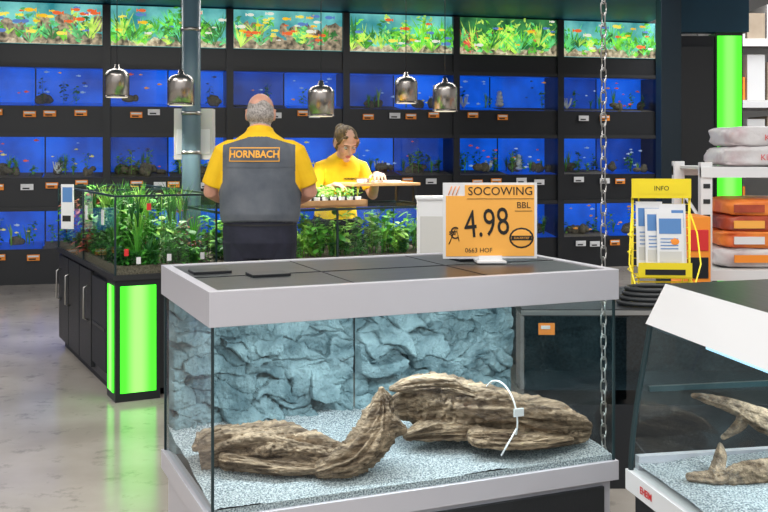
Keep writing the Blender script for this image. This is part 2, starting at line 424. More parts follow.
m.build('rock_background', parent=aq)
m = MB()
def gz(a, b):
    u = .016 + (L - .032) * a; v = .016 + (Wd - .04) * b
    z = .466 + .065 * b + noise.fractal(Vector((u * 4, v * 4, 0)), 1, 2, 3) * .012 + noise.noise(Vector((u * 120, v * 120, 0))) * .003
    return (u, v, z)
m.grid(300, 150, gz, M_gravelW)
m.quad((.016, .016, .45), (L - .016, .016, .45), (L - .016, .016, .468), (.016, .016, .468), M_gravelW)
m.build('gravel_bed', parent=aq)

def drift(name, parts, loc=A0, rz=AY, seg=84, n=190):
    mb = MB()
    for (P, rads, seed, capk) in parts:
        pts = catmull(P, n); rr = []
        for k in range(n + 1):
            t = k / n * (len(rads) - 1); i = min(int(t), len(rads) - 2); f = t - i
            f2 = f * f * (3 - 2 * f)
            r0, r1 = rads[i], rads[i + 1]
            rr.append((r0[0] * (1 - f2) + r1[0] * f2, r0[1] * (1 - f2) + r1[1] * f2))
        Ltot = sum((pts[k + 1] - pts[k]).length for k in range(n))
        def d(t, a, p, seed=seed, Ltot=Ltot):
            s_ = t * Ltot
            ca, sa = math.cos(a), math.sin(a)
            tw = a + s_ * 2.4
            q0 = Vector((ca * 1.2 + seed, sa * 1.2, s_ * 4))
            q1 = Vector((math.cos(tw) * 3.0 + seed, math.sin(tw) * 3.0, s_ * 4.5))
            q2 = Vector((math.cos(tw) * 8 + seed, math.sin(tw) * 8, s_ * 5))
            q3 = Vector((p.x * 40, p.y * 60, p.z * 70))
            v = 1 + .42 * noise.noise(q0) - .55 * abs(noise.noise(q1)) + .05
            v -= .34 * max(0, .45 - abs(noise.noise(q2)) * 3)
            v += .06 * noise.noise(q3) + .04 * noise.noise(q3 * 2.3)
            return max(.25, v)
        mb.tube(pts, rr, M_wood, seg, ref=(0, 1, 0), cap=capk, dfn=d)
    return mb.build(name, loc, rz)
drift('driftwood', [
    ([(.045, .33, .54), (.14, .31, .555), (.25, .27, .555), (.34, .22, .54), (.43, .17, .52), (.52, .13, .505)],
     [(.062, .055), (.075, .060), (.08, .062), (.075, .055), (.062, .045), (.035, .025)], 3.1, None),
    ([(.38, .15, .50), (.46, .13, .52), (.525, .13, .57), (.56, .15, .63), (.575, .16, .68), (.572, .16, .715)],
     [(.045, .032), (.062, .05), (.066, .058), (.06, .05), (.04, .03), (.012, .009)], 8.3, 'round'),
    ([(.52, .13, .57), (.585, .13, .60), (.625, .12, .595)], [(.05, .05), (.042, .045), (.015, .018)], 4.4, 'round'),
    ([(.12, .26, .53), (.24, .2, .51), (.36, .15, .50)], [(.05, .035), (.045, .028), (.02, .015)], 12.4, 'round'),
    ([(.03, .30, .56), (.06, .31, .585), (.10, .31, .60)], [(.02, .012), (.035, .02), (.02, .012)], 2.4, 'round')])
drift('driftwood', [
    ([(.70, .30, .62), (.77, .30, .63), (.86, .28, .62), (.97, .23, .60), (1.08, .18, .575), (1.19, .14, .555), (1.26, .12, .54)],
     [(.035, .045), (.08, .08), (.095, .088), (.09, .08), (.082, .068), (.072, .06), (.06, .045)], 5.7, 'round'),
    ([(.655, .27, .685), (.73, .26, .69), (.83, .24, .68), (.92, .21, .65)], [(.012, .01), (.035, .028), (.045, .032), (.03, .02)], 2.2, 'round'),
    ([(.70, .24, .54), (.78, .24, .55), (.90, .2, .545)], [(.02, .02), (.05, .035), (.04, .03)], 7.1, 'round'),
    ([(.90, .15, .535), (1.03, .11, .52), (1.20, .09, .51)], [(.045, .035), (.05, .03), (.03, .02)], 9.9, 'round')])
m = MB()
ring = [(1.0, .185 + .115 * math.cos(6.283 * i / 32), .59 + .105 * math.sin(6.283 * i / 32)) for i in range(33)]
m.tube(ring, [.003] * 33, M_white, 6)
m.tube([(1.0, .075, .57), (.96, .06, .53), (.93, .05, .50)], [.003] * 3, M_white, 6)
m.box(.985, 1.02, .064, .069, .61, .635, M_white)
m.build('cable_tie', A0, AY)

# ------------------------------------------------------------------ price sign
m = MB(); w, h = .325, .26
m.box(-w / 2, w / 2, 0, .006, 0, h, M_white)
m.box(-w / 2 + .01, w / 2 - .01, -.002, 0, .008, h - .045, M_orangeL)
m.box(-w / 2 + .075, w / 2 - .01, -.002, 0, h - .045, h - .008, M_orangeL)
for k in range(3):
    m.tube([(-w / 2 + .018 + k * .013, -.0035, h - .042), (-w / 2 + .030 + k * .013, -.0035, h - .012)], [.0015] * 2, M_orange, 5)
F = lambda x, z: T(x, -.004, z) @ RX(90)
m.text('SOCOWING', .040, F(.035, h - .030), M_ink)
m.box(-.08, .15, -.0035, -.002, h - .056, h - .0545, M_ink)
m.text('4.98', .135, F(-.012, .118) @ RZ(5), M_ink, sx=.68)
m.text('BBL', .03, F(.115, h - .078), M_ink)
m.box(.085, .145, -.0035, -.002, h - .098, h - .0965, M_ink)
m.tube([(-w / 2 + .02, -.004, .05), (-w / 2 + .045, -.004, .11), (-w / 2 + .055, -.004, .06)], [.0015] * 3, M_ink, 5)
m.text('\u20ac', .055, F(-.125, .085), M_ink)
m.text('0663 HOF', .022, F(-.04, .028), M_ink)
m.ell((.108, -.002, .07), (.043, .0012, .036), M_ink, None, 24, 8)
m.ell((.108, -.0025, .07), (.037, .0014, .030), M_orangeL, None, 24, 8)
m.box(.073, .143, -.0045, -.0035, .062, .078, M_ink, T(0, 0, 0))
m.text('DAUERTIEF', .0105, T(.108, -.0055, .07) @ RX(90), M_orangeL)
m.box(-.05, .05, -.04, .05, -.012, -.006, M_white); m.box(-.04, .04, -.004, .012, -.012, .01, M_white)
m.build('price_sign', (.364, 3.43, 1.078), math.radians(3))

# ------------------------------------------------------------------ chain
m = MB(); z = .36; k = 0
while z < 5.15:
    F2 = T(0, 0, z) @ RZ(90 * (k % 2) + 20)
    pts = []
    for i in range(17):
        a = 6.283 * i / 16
        pts.append((.0105 * math.cos(a), 0, .013 * math.sin(a) + (.012 if math.sin(a) > 0 else -.012) * (1 if abs(math.sin(a)) > .01 else 0)))
    m.tube(pts, [.0028] * 17, M_steel, 6, ref=(0, 1, 0), M=F2)
    z += .040; k += 1
m.box(-.02, .02, -.02, .02, 5.15, 5.2, M_steel)
m.build('hanging_chain', (.79, 3.6, 0))

# ------------------------------------------------------------------ curved aquarium (right)
B0 = Vector((.76, 2.80, 0)); d = Vector((.186, -.983, 0)).normalized()
BY = math.atan2(d.y, d.x)
m = MB(); BL = 1.1; BW = .62
def prof(t):
    return -.012 - .062 * math.sin((1 - t) * 1.45) ** 1.2
zb2, zt2 = .56, .985
m.grid(6, 18, lambda a, b: (a * BL, prof(b), zb2 + (zt2 - zb2) * b), M_glass)
m.tube([(.0, prof(i / 14), zb2 + (zt2 - zb2) * i / 14) for i in range(15)], [.008] * 15, M_sil, 8)
m.tube([(BL, prof(i / 14), zb2 + (zt2 - zb2) * i / 14) for i in range(15)], [.008] * 15, M_sil, 8)
for X in (0, BL):
    vs = [(X, prof(i / 14), zb2 + (zt2 - zb2) * i / 14) for i in range(15)] + [(X, BW, zt2), (X, BW, zb2)]
    m.add(vs, [tuple(range(17))], M_glass)
M_bgB = pbr('tank_back_panel', (0.05, 0.11, 0.14), 0.6, col2=(0.10, 0.18, 0.21), scale=3)
m.quad((0, BW, zb2), (BL, BW, zb2), (BL, BW, zt2), (0, BW, zt2), M_bgB)
m.box(-.01, BL + .01, -.085, BW + .02, .505, zb2, M_white)
m.box(-.012, .012, -.055, BW, zb2, .598, M_silver)
m.box(-.006, .006, -.02, BW, .775, .79, M_sil)
m.box(0, BL, -.06, BW, .04, .505, M_black); m.box(.03, BL - .03, -.04, BW - .03, 0, .04, M_black)
m.box(.02, BL / 2 - .005, -.066, -.06, .07, .49, M_blackm); m.box(BL / 2 + .005, BL - .02, -.066, -.06, .07, .49, M_blackm)
m.text('EHEIM', .026, T(.12, -.0865, .532) @ RX(90), M_red, bold=.0008)
hv = [(0, -.03, .965), (0, .03, 1.075), (0, BW, 1.085), (0, BW, .965)]
vs = hv + [(BL, p[1], p[2]) for p in hv]
m.add(vs, [(0, 4, 5, 1)], M_white)
m.add(vs, [(1, 5, 6, 2)], M_hoodtop)
m.add(vs, [(2, 6, 7, 3), (0, 1, 2, 3), (7, 6, 5, 4), (0, 3, 7, 4)], M_black)
m.box(.3, .5, .2, .35, 1.083, 1.092, M_black)
M_bluestrip = pbr('pale_blue_strip', (.5, .8, 1), .3, emi=(.45, .75, 1), es=1.2)  # pale blue bar that emits its own colour
m.box(.06, BL - .1, .12, .16, .90, .925, M_bluestrip)
m.grid(100, 60, lambda a, b: (.01 + (BL - .02) * a, prof(.05) + .012 + (BW - .02 - prof(.05)) * b, zb2 + .02 + .02 * b + .01 * noise.noise(Vector((a * 7, b * 5, 2)))+ .003 * noise.noise(Vector((a * 99, b * 60, 2)))), M_gravelW)
cq = m.build('curved_glass_aquarium', B0, BY)
drift('driftwood', [([(.20, .0, .60), (.22, .08, .60), (.23, .18, .61), (.26, .32, .62), (.3, .45, .60)], [(.015, .012), (.03, .025), (.035, .03), (.04, .035), (.03, .02)], 11, 'round'),
                    ([(.22, .06, .60), (.17, .10, .63), (.10, .14, .645)], [(.02, .02), (.018, .018), (.008, .008)], 1.4, 'round')], B0, BY, 40, 60)
drift('driftwood', [([(.03, .10, .765), (.05, .15, .755), (.08, .21, .735), (.12, .28, .70), (.16, .38, .65), (.2, .46, .60)], [(.008, .008), (.018, .016), (.026, .022), (.035, .03), (.04, .04), (.05, .04)], 15, 'round'),
                    ([(.09, .22, .73), (.07, .22, .69), (.05, .18, .65)], [(.02, .02), (.018, .018), (.01, .008)], 6.4, 'round')], B0, BY, 40, 60)

# ------------------------------------------------------------------ low dark display aquarium behind
m = MB(); X0, X1, Y0, Y1 = .60, 2.6, 4.28, 4.98
m.box(X0, X1, Y0, Y1, .0, .36, M_black)
M_dk = pbr('dark_tank_inside', (0.03, 0.045, 0.055), 0.7, col2=(0.08, 0.11, 0.13), scale=90)
m.box(X0 + .01, X1 - .01, Y0 + .30, Y1 - .01, .36, .74, M_dk)
m.quad((X0 + .01, Y0 + .01, .42), (X1 - .01, Y0 + .01, .42), (X1 - .01, Y0 + .3, .44), (X0 + .01, Y0 + .3, .44), M_dk)
m.quad((X0, Y0, .36), (X1, Y0, .36), (X1, Y0, .74), (X0, Y0, .74), M_glassd)
m.quad((X0, Y0, .36), (X0, Y1, .36), (X0, Y1, .74), (X0, Y0, .74), M_glassd)
m.box(X0 - .01, X1, Y0 - .01, Y1, .74, .77, M_blackm)
m.box(X0 - .015, X1, Y0 - .018, Y0 - .01, .745, .765, M_steel)
m.box(X0 + .06, X0 + .13, Y0 - .008, Y0 - .002, .66, .71, M_orange)
m.box(X0 + .07, X0 + .11, Y0 - .011, Y0 - .008, .685, .70, M_white)
m.build('low_display_aquarium', bevel=.002)
m = MB()
for k in range(4):
    rr = .17 - .012 * k
    m.tube([(rr * math.cos(6.283 * i / 36), rr * .58 * math.sin(6.283 * i / 36), .014 + .020 * k) for i in range(37)], [.010] * 37, M_blackm, 8, ref=(0, 0, 1))
m.build('coiled_hose', (1.20, 4.39, .77))

# leaflet stand (wire frame with brochure pockets)
m = MB()
m.box(-.135, .135, -.012, .0, .455, .545, M_yellow)
m.box(-.11, .11, -.0135, -.012, .475, .525, M_yellow)
m.text('INFO', .03, T(0, -.015, .50) @ RX(90), M_ink)
for s in (-1, 1):
    m.tube([(s * .13, .004, 0), (s * .13, .004, .46)], [.006, .006], M_yellow, 8)
    m.tube([(s * .10, .01, 0), (s * .10, .01, .46)], [.004, .004], M_yellow, 8)
for k in range(12): m.tube([(-.13, .012, .03 + .036 * k), (.13, .012, .03 + .036 * k)], [.0025] * 2, M_yellow, 6)
for (x, z, hh, dy) in ((-.055, .14, .30, -.03), (.05, .14, .29, -.035), (-.02, .14, .27, -.06), (.03, .14, .25, -.075)):
    mm = T(x, dy, z) @ RX(-6)
    m.box(-.06, .06, 0, .006, 0, hh, M_white, mm)
    m.box(-.05, .05, -.001, 0, hh * .62, hh * .9, M_bluep, mm)
    m.box(-.05, .05, -.001, 0, hh * .10, hh * .3, M_offwhite, mm)
    for j in range(4): m.box(-.045, .035, -.0015, -.001, hh * (.34 + .06 * j), hh * (.345 + .06 * j) + .003, M_bluep, mm)
    m.ell((.02, -.001, hh * .48), (.02, .001, .016), M_orange, mm, 12, 6)
m.box(-.12, .12, -.098, -.094, .10, .165, M_yellow); m.box(-.12, .12, -.095, 0, .095, .10, M_yellow)
m.box(-.09, .09, -.100, -.098, .11, .135, M_ink)
for s in (-1, 1):
    m.tube([(s * .13, .01, .40), (s * .15, -.06, .30), (s * .16, -.09, .16), (s * .13, -.09, .05), (s * .13, .0, .005)], [.0035] * 5, M_yellow, 6)
    m.tube([(s * .13, .0, .10), (s * .13, -.12, .02), (s * .13, -.13, .005)], [.004] * 3, M_yellow, 6)
for k in range(5):
    z = .02 + .018 * k
    m.tube([(-.13, -.10 + .01 * k, z), (.13, -.10 + .01 * k, z)], [.003] * 2, M_yellow, 6)
for z in (.12, .2, .28): m.tube([(-.13, .0, z + .02), (-.16, -.05, z + .01), (-.15, -.1, z)], [.003] * 3, M_yellow, 6)
m.box(-.135, .135, -.13, .05, 0, .006, M_yellow)
m.build('leaflet_stand', (1.285, 4.64, .772), math.radians(-4), bevel=.001)

# ------------------------------------------------------------------ right stock rack
m = MB()
for x in (2.06, 3.4):
    for y in (6.5, 7.1): m.box(x, x + .075, y, y + .06, 0, 1.37, M_white)
    for z in (.25, .6, .95): m.tube([(x + .037, 6.53, z), (x + .037, 7.13, z + .25)], [.012, .012], M_white, 8)
for z in (.60, 1.27):
    m.box(2.06, 3.475, 6.49, 6.53, z, z + .07, M_white); m.box(2.06, 3.475, 7.12, 7.16, z, z + .07, M_white)
    m.box(2.1, 3.44, 6.53, 7.12, z + .05, z + .068, M_offwhite)
for k in range(12):
    m.box(2.075, 2.12, 6.496, 6.5, .1 + .1 * k, .13 + .1 * k, M_blackm)
m.build('stock_shelf', bevel=.003)
def sack(mb, x, y, z, w, dpt, h, mats):
    def sp(th, ph):
        c, s_ = math.cos(th), math.sin(th); cp, sn = math.cos(ph), math.sin(ph)
        f = lambda v, e: math.copysign(abs(v) ** e, v)
        X = f(c, .30) * f(cp, .2); Y = f(s_, .30) * f(cp, .2); Z = f(sn, .35)
        p = Vector((X * 2 + x * 7, Y * 2 + z * 9, Z * 2))
        n = noise.noise(p) * .10 + noise.noise(p * 2.7) * .05
        return (x + w / 2 * X * (1 + n * .5), y + dpt / 2 * Y * (1 + n * .7), z + h / 2 + h / 2 * Z * (1 - .15 * (abs(X) ** 4)) * (1 + n))
    mb.grid(56, 26, lambda a, b: sp(a * 6.2832, -1.5707 + 3.1415 * b), mats, True)
m = MB(); M_sack = pbr('sack_plastic', (0.66, 0.64, 0.65), 0.4, col2=(0.50, 0.38, 0.40), scale=5, bump=.8, bscale=16, ramp=(.5, .7), detail=8)
sack(m, 2.56, 6.82, 1.342, .64, .50, .135, M_sack); sack(m, 2.58, 6.82, 1.468, .62, .48, .14, M_sack)
m.text('KIES', .055, T(2.52, 6.555, 1.40) @ RX(90), M_red); m.text('KIES', .055, T(2.55, 6.565, 1.53) @ RX(90), M_red)
m.build('gravel_sack_stack')
m = MB(); M_os = pbr('orange_bag', (0.75, 0.13, 0.03), 0.4, col2=(0.95, 0.3, 0.05), scale=6, bump=.6, bscale=12)
M_rb = pbr('dark_red_bag', (0.22, 0.03, 0.02), 0.4, col2=(0.5, 0.08, 0.03), scale=6, bump=.6, bscale=12)
for k in range(3): sack(m, 2.52 + .02 * k, 6.82, .80 + .105 * k, .6, .48, .12, (M_os, M_rb, M_os)[k])
for k in range(3): m.box(2.3, 2.5, 6.565, 6.575, .83 + .105 * k, .88 + .105 * k, (M_white, M_orangeL, M_rb)[k])
sack(m, 2.5, 6.82, .672, .62, .48, .135, M_sack); m.box(2.3, 2.6, 6.56, 6.57, .71, .76, M_orange)
m.build('orange_bag_stack')
m = MB()
m.box(0, .16, 0, .3, 0, 1.04, M_orange)
for k in range(5): m.box(.015, .145, -.006, 0, .15 + .17 * k, .28 + .17 * k, M_black if k % 2 else M_red)
m.build('orange_box_stack', (1.85, 6.15, 0), bevel=.004)

# columns, partition, green post, fascia
m = MB(); m.box(-.09, .09, -.09, .09, 0, 3.06, M_column); m.box(-.11, .11, -.11, .11, 0, .12, M_black)
m.build('support_column', (2.56, 9.0, 0), bevel=.004)
m = MB(); m.box(2.68, 3.04, 9.2, 9.3, 0, 2.5, M_walld); m.box(2.70, 3.02, 9.18, 9.2, .1, 2.4, M_black); m.build('dark_partition')
m = MB(); m.box(2.68, 3.34, 9.15, 9.3, 2.53, 3.05, M_canopy); m.build('trim_1')
m = MB(); m.box(3.05, 3.30, 9.2, 9.4, 0, 2.53, M_black); m.box(3.065, 3.285, 9.185, 9.2, .12, 2.50, M_green_c)
m.build('green_light_column')
m = MB(); M_card = pbr('cardboard', (0.34, 0.27, 0.20), 0.8, col2=(0.42, 0.34, 0.26), scale=4)
for x in (4.4, 6.6):
    for y in (13, 14): m.box(x, x + .09, y, y + .09, 0, 4.6, M_offwhite)
for z in (.3, 1.2, 2.0, 2.8, 3.6):
    m.box(4.4, 6.69, 12.98, 13.05, z, z + .08, M_white); m.box(4.4, 6.69, 14.05, 14.1, z, z + .08, M_white); m.box(4.4, 6.69, 13.0, 14.1, z + .08, z + .10, M_offwhite)
    for k in range(8):
        h = R.uniform(.25, .6); c = R.choice([M_card, M_offwhite, M_white, M_card, M_offwhite, M_orange])
        m.box(4.5 + k * .26, 4.5 + k * .26 + .23, 13.1, 13.8, z + .10, z + .10 + h, c)
m.build('pallet_rack')

# ------------------------------------------------------------------ island
I0 = Vector((-1.54, 5.73, 0)); IY = math.atan2(.46, .888)
m = MB()
TB, TA, TR = .73, 1.19, 1.08
m.box(.02, .58, .22, 1.88, .05, TB - .03, M_black); m.box(.04, .56, .25, 1.86, 0, .05, M_walld)
m.box(-.01, .61, -.01, 1.91, TB - .03, TB, M_blackm)
m.box(.26, 2.2, .03, .68, .05, TB - .03, M_black); m.box(.3, 2.17, .06, .66, 0, .05, M_walld)
m.box(.5, 2.22, -.01, .71, TB - .03, TB, M_blackm)
m.box(.0, .26, .0, .22, 0, TB - .03, M_black)
m.box(.028, .235, -.006, 0, .05, .665, M_green_f)
m.box(-.006, 0, .035, .185, .05, .665, M_green_s)
m.box(.0, .02, .26, .66, .12, .66, M_walld)
m.box(-.004, .0, .28, .64, .36, .38, M_blackm)
for (a, b) in ((.70, 1.08), (1.10, 1.48), (1.50, 1.88)):
    m.box(.0, .02, a, b, .07, .68, M_blackm)
for v in (.78, 1.44, 1.80):
    m.tube([(.0, v, .36), (-.03, v, .37), (-.03, v, .57), (.0, v, .58)], [.007] * 4, M_steel, 8)
for k in range(4): m.box(.62 + k * .4, .62 + k * .4 + .38, .02, .03, .08, .66, M_blackm)
def pane(a, b, z0, z1, mat=M_glass): m.quad((a[0], a[1], z0), (b[0], b[1], z0), (b[0], b[1], z1), (a[0], a[1], z1), mat)
pane((0, 0), (.6, 0), TB, TA); pane((0, 0), (0, 1.9), TB, TA); pane((.6, 0), (.6, 1.9), TB, TA); pane((0, 1.9), (.6, 1.9), TB, TA); pane((0, .95), (.6, .95), TB, TA)
pane((.62, 0), (2.2, 0), TB, TR); pane((.62, .7), (2.2, .7), TB, TR); pane((2.2, 0), (2.2, .7), TB, TR); pane((1.4, 0), (1.4, .7), TB, TR)
def bar(x0, x1, y0, y1, z0, z1): m.box(x0, x1, y0, y1, z0, z1, M_sil)
for y in (0, .95, 1.9): bar(0, .6, y - .005, y + .005, TA - .012, TA)
for x in (0, .6): bar(x - .005, x + .005, 0, 1.9, TA - .012, TA)
for y in (0, .7): bar(.62, 2.2, y - .006, y + .006, TR - .015, TR)
for x in (.62, 1.4, 2.2): bar(x - .006, x + .006, 0, .7, TR - .015, TR)
for (x, y) in ((0, 0), (.6, 0), (0, .95), (0, 1.9), (.6, 1.9)): bar(x - .005, x + .005, y - .005, y + .005, TB, TA)
for x in (1.4, 2.2): bar(x - .006, x + .006, -.006, .006, TB, TR)
m.box(.01, .59, .01, 1.89, TB, TB + .05, M_gravelB); m.box(.63, 2.19, .01, .69, TB, TB + .04, M_gravelB)
for (x, z, c) in ((.05, .84, M_red), (.30, .80, M_white), (.18, 1.10, M_red), (.12, .79, M_white), (.50, .80, M_white)):
    m.box(x, x + .025, -.006, -.002, z, z + .04, c)
for v in (.3, .8, 1.3): m.box(-.006, -.002, v, v + .06, 1.0, 1.09, M_white)
isl = m.build('plant_aquarium_island', I0, IY)

m = MB()
for _ in range(150):
    x = R.uniform(.04, .56); y = R.uniform(.04, 1.86) ** 1.0; h = R.uniform(.12, .42); g = R.choice(GREENS[:4] + [GREENS[0], GREENS[1]])
    if R.random() < .10: g = M_redleaf
    q = R.random()
    if q < .35: leafy(m, x, y, TB + .04, h, 34, .075, g)
    elif q < .7: leafy(m, x, y, TB + .04, h * .9, 60, .035, g)
    else: blades(m, x, y, TB + .04, h * 1.1, 30, .10, g, .006)
for _ in range(26):
    x = R.uniform(.08, .54); y = R.uniform(.05, 1.2); blades(m, x, y, 1.0, R.uniform(.22, .34), 16, .11, R.choice(GREENS[:4]), .005)
for _ in range(150):
    x = R.uniform(.68, 2.14); y = R.uniform(.04, .62); h = R.uniform(.10, .30); g = R.choice(GREENS[:4] + [GREENS[3]])
    q = R.random()
    if q < .35: leafy(m, x, y, TB + .04, h, 30, .07, g)
    elif q < .7: leafy(m, x, y, TB + .04, h, 60, .03, g)
    else: blades(m, x, y, TB + .04, h, 26, .07, g, .005)
for _ in range(40):
    leafy(m, R.uniform(.04, .56), R.uniform(.02, .08), TB + .03, .10, 40, .03, R.choice([GREENS[2], GREENS[1], GREENS[0]]))
    leafy(m, R.uniform(.66, 2.14), R.uniform(.02, .08), TB + .03, .10, 40, .03, R.choice([GREENS[2], GREENS[1], GREENS[0]]))
    leafy(m, R.uniform(.02, .06), R.uniform(.02, 1.86), TB + .03, .12, 40, .03, R.choice([GREENS[2], GREENS[4], GREENS[0]]))
m.build('aquatic_plants', parent=isl)
for n_, (x, y, ww) in enumerate(((1.13, .03, .50), (1.16, .33, .46))):
    m = MB()
    x0 = x; x1 = x + ww
    m.box(x0, x1, y, y + .24, 0, .014, M_woodL)
    m.box(x0, x1, y, y + .012, 0, .045, M_woodL); m.box(x0, x1, y + .228, y + .24, 0, .045, M_woodL)
    m.box(x0, x0 + .012, y, y + .24, 0, .045, M_woodL); m.box(x1 - .012, x1, y, y + .24, 0, .045, M_woodL)
    for i in range(8):
        for j in range(3):
            cx = x0 + .045 + i * (ww - .09) / 7; cy = y + .05 + j * .07
            m.tube([(cx, cy, .014), (cx, cy, .065)], [.016, .022], M_white if j == 0 else M_black, 8)
            leafy(m, cx, cy, .06, .055, 12, .035, GREENS[3] if R.random() < .6 else GREENS[1])
    m.build('seedling_tray', (I0.x, I0.y, TR + .002), IY)
m = MB()
m.box(1.68, 2.20, .34, .66, .12, .14, M_woodL)
for (x, y) in ((1.70, .37), (2.17, .37), (1.70, .63), (2.17, .63)): m.box(x - .012, x + .012, y - .012, y + .012, 0, .12, M_black)
m.tube([(1.78, .42, .14), (1.78, .42, .165)], [.03, .035], M_white, 14)
m.box(1.9, 2.08, .40, .52, .14, .155, M_white); m.box(1.82, 1.88, .5, .6, .14, .17, M_steel)
m.build('work_board', (I0.x, I0.y, TR + .001), IY, bevel=.002)
m = MB(); m.box(-.085, .085, -.1, .1, 0, 1.15, M_white); m.box(-.095, .095, -.11, .11, 1.15, 1.165, M_white); m.box(-.07, .07, -.103, -.1, .1, 1.05, M_offwhite)
m.build('display_plinth', (.29, 6.15, 0), 0, bevel=.004)
m = MB(); m.box(0, .09, 0, .006, 0, .30, M_white); m.box(.01, .08, -.001, 0, .18, .28, M_bluep); m.box(.01, .07, -.001, 0, .05, .09, M_ink)
m.build('info_card', (-2.17, 6.72, .92), math.radians(-10))

# pole with dispenser
m = MB(); M_pole = pbr('pole_paint', (0.08, 0.14, 0.18), 0.4, col2=(0.11, 0.18, 0.22), scale=3)
m.tube([(0, 0, 0), (0, 0, 3.06)], [.067, .067], M_pole, 24); m.tube([(0, 0, 0), (0, 0, .03)], [.12, .12], M_pole, 24)
for z in (1.42, 1.70, 2.3): m.tube([(0, 0, z), (0, 0, z + .025)], [.071, .071], M_steel, 24)
m.build('steel_pole', (-1.38, 7.16, 0))
m = MB(); m.box(-.14, .14, .075, .19, 1.38, 1.75, M_offwhite); m.box(-.12, .12, .07, .076, 1.42, 1.6, M_white); m.box(-.06, .06, .066, .078, 1.38, 1.42, M_black)
m.build('paper_towel_dispenser', (-1.38, 7.16, 0), 0, bevel=.015)

# pendants
for (px, py, dd) in ((117, 97, 7.2), (181, 105, 6.6), (321, 116, 6.6), (406, 103, 7.6), (445, 111, 7.1)):
    x = (px - 384) * dd / 1000; z = 1.45 + (150 - py) * dd / 1000
    m = MB()
    prof_ = [(0, .088), (.15, .088), (.168, .084), (.185, .072), (.198, .050), (.205, .022), (.235, .014)]
    m.tube([(0, 0, a) for a, b in prof_], [b for a, b in prof_], M_lamp, 32)
    m.tube([(0, 0, -.002), (0, 0, .006)], [.0895, .0895], M_lamp, 32)
    m.tube([(0, 0, -.004), (0, 0, -.002)], [.075, .075], M_steelin, 24)
    m.tube([(0, 0, .23), (0, 0, 3.06 - z)], [.003, .003], M_black, 6)
    m.build('pendant_lamp', (x, dd, z))
    li = bpy.data.lights.new('pendant_bulb', 'SPOT'); li.energy = 55; li.spot_size = 2.3; li.color = (1, .95, .85); li.shadow_soft_size = .07
    lo = bpy.data.objects.new('pendant_bulb', li); lo.location = (x, dd, z - .02); scene.collection.objects.link(lo)

# ------------------------------------------------------------------ people
M_skin = pbr('skin', (0.60, 0.29, 0.20), 0.5, col2=(0.70, 0.37, 0.27), scale=14)
M_skin2 = pbr('skin_fair', (0.68, 0.38, 0.27), 0.5, col2=(0.74, 0.44, 0.32), scale=14)
M_lip = pbr('lip', (0.5, 0.13, 0.12), 0.4)
M_eye = pbr('eye_white', (0.85, 0.85, 0.85), 0.2); M_pup = pbr('pupil', (0.02, 0.03, 0.04), 0.2)
M_greyh = pbr('grey_hair', (0.22, 0.20, 0.19), 0.8, col2=(0.5, 0.46, 0.43), scale=90, bump=.5, bscale=120)
M_blond = pbr('brown_hair', (0.05, 0.028, 0.012), 0.5, col2=(0.24, 0.15, 0.045), scale=30, stretch=(3, 1, .6), bump=.8, bscale=60)
M_shirt = pbr('yellow_shirt', (0.86, 0.50, 0.005), 0.8, col2=(0.93, 0.60, 0.01), scale=6, bump=.45, bscale=13)
M_sgrey = pbr('grey_shirt_panel', (0.085, 0.10, 0.125), 0.85, col2=(0.14, 0.155, 0.18), scale=6, bump=.8, bscale=9)
M_trs = pbr('navy_trousers', (0.008, 0.01, 0.022), 0.8, col2=(0.018, 0.02, 0.04), scale=8, bump=.4, bscale=14)
M_shoe = pbr('black_shoe', (0.012, 0.012, 0.012), 0.5)
M_band = pbr('logo_orange', (0.95, 0.45, 0.05), 0.6)

def hand(mb, Mh, side, mat, curl=25):
    mb.tube([(0, -.02, 0), (0, .02, 0), (side * .002, .05, 0), (side * .002, .088, 0)], [(.026, .019), (.033, .017), (.040, .016), (.040, .013)], mat, 14, cap='round', M=Mh)
    for i, (x, l) in enumerate(((-.033, .072), (-.011, .082), (.011, .076), (.033, .062))):
        x = x * side
        fan = x * 3.2
        c1, c2, c3 = [math.radians(-curl * k) for k in (.5, 1.2, 1.8)]
        p = Vector((x, .085, 0)); pts = [p.copy() - Vector((0, .015, 0)), p.copy()]
        for (seg, c) in ((.45, c1), (.3, c2), (.25, c3)):
            p = p + Vector((math.sin(fan) * l * seg, math.cos(c) * l * seg, math.sin(c) * l * seg)); pts.append(p.copy())
        mb.tube(pts, [.0095, .0095, .009, .008, .007], mat, 10, cap='round', M=Mh)
    pts = [(side * -.018, .015, -.002), (side * -.04, .035, -.008), (side * -.058, .06, -.014), (side * -.064, .085, -.022)]
    mb.tube(pts, [.014, .0125, .011, .009], mat, 10, cap='round', M=Mh)

def align(o, y, up=(0, 0, 1)):
    y = Vector(y).normalized(); up = Vector(up); x = y.cross(up).normalized(); z = x.cross(y)
    return Matrix(((x.x, y.x, z.x, o[0]), (x.y, y.y, z.y, o[1]), (x.z, y.z, z.z, o[2]), (0, 0, 0, 1)))

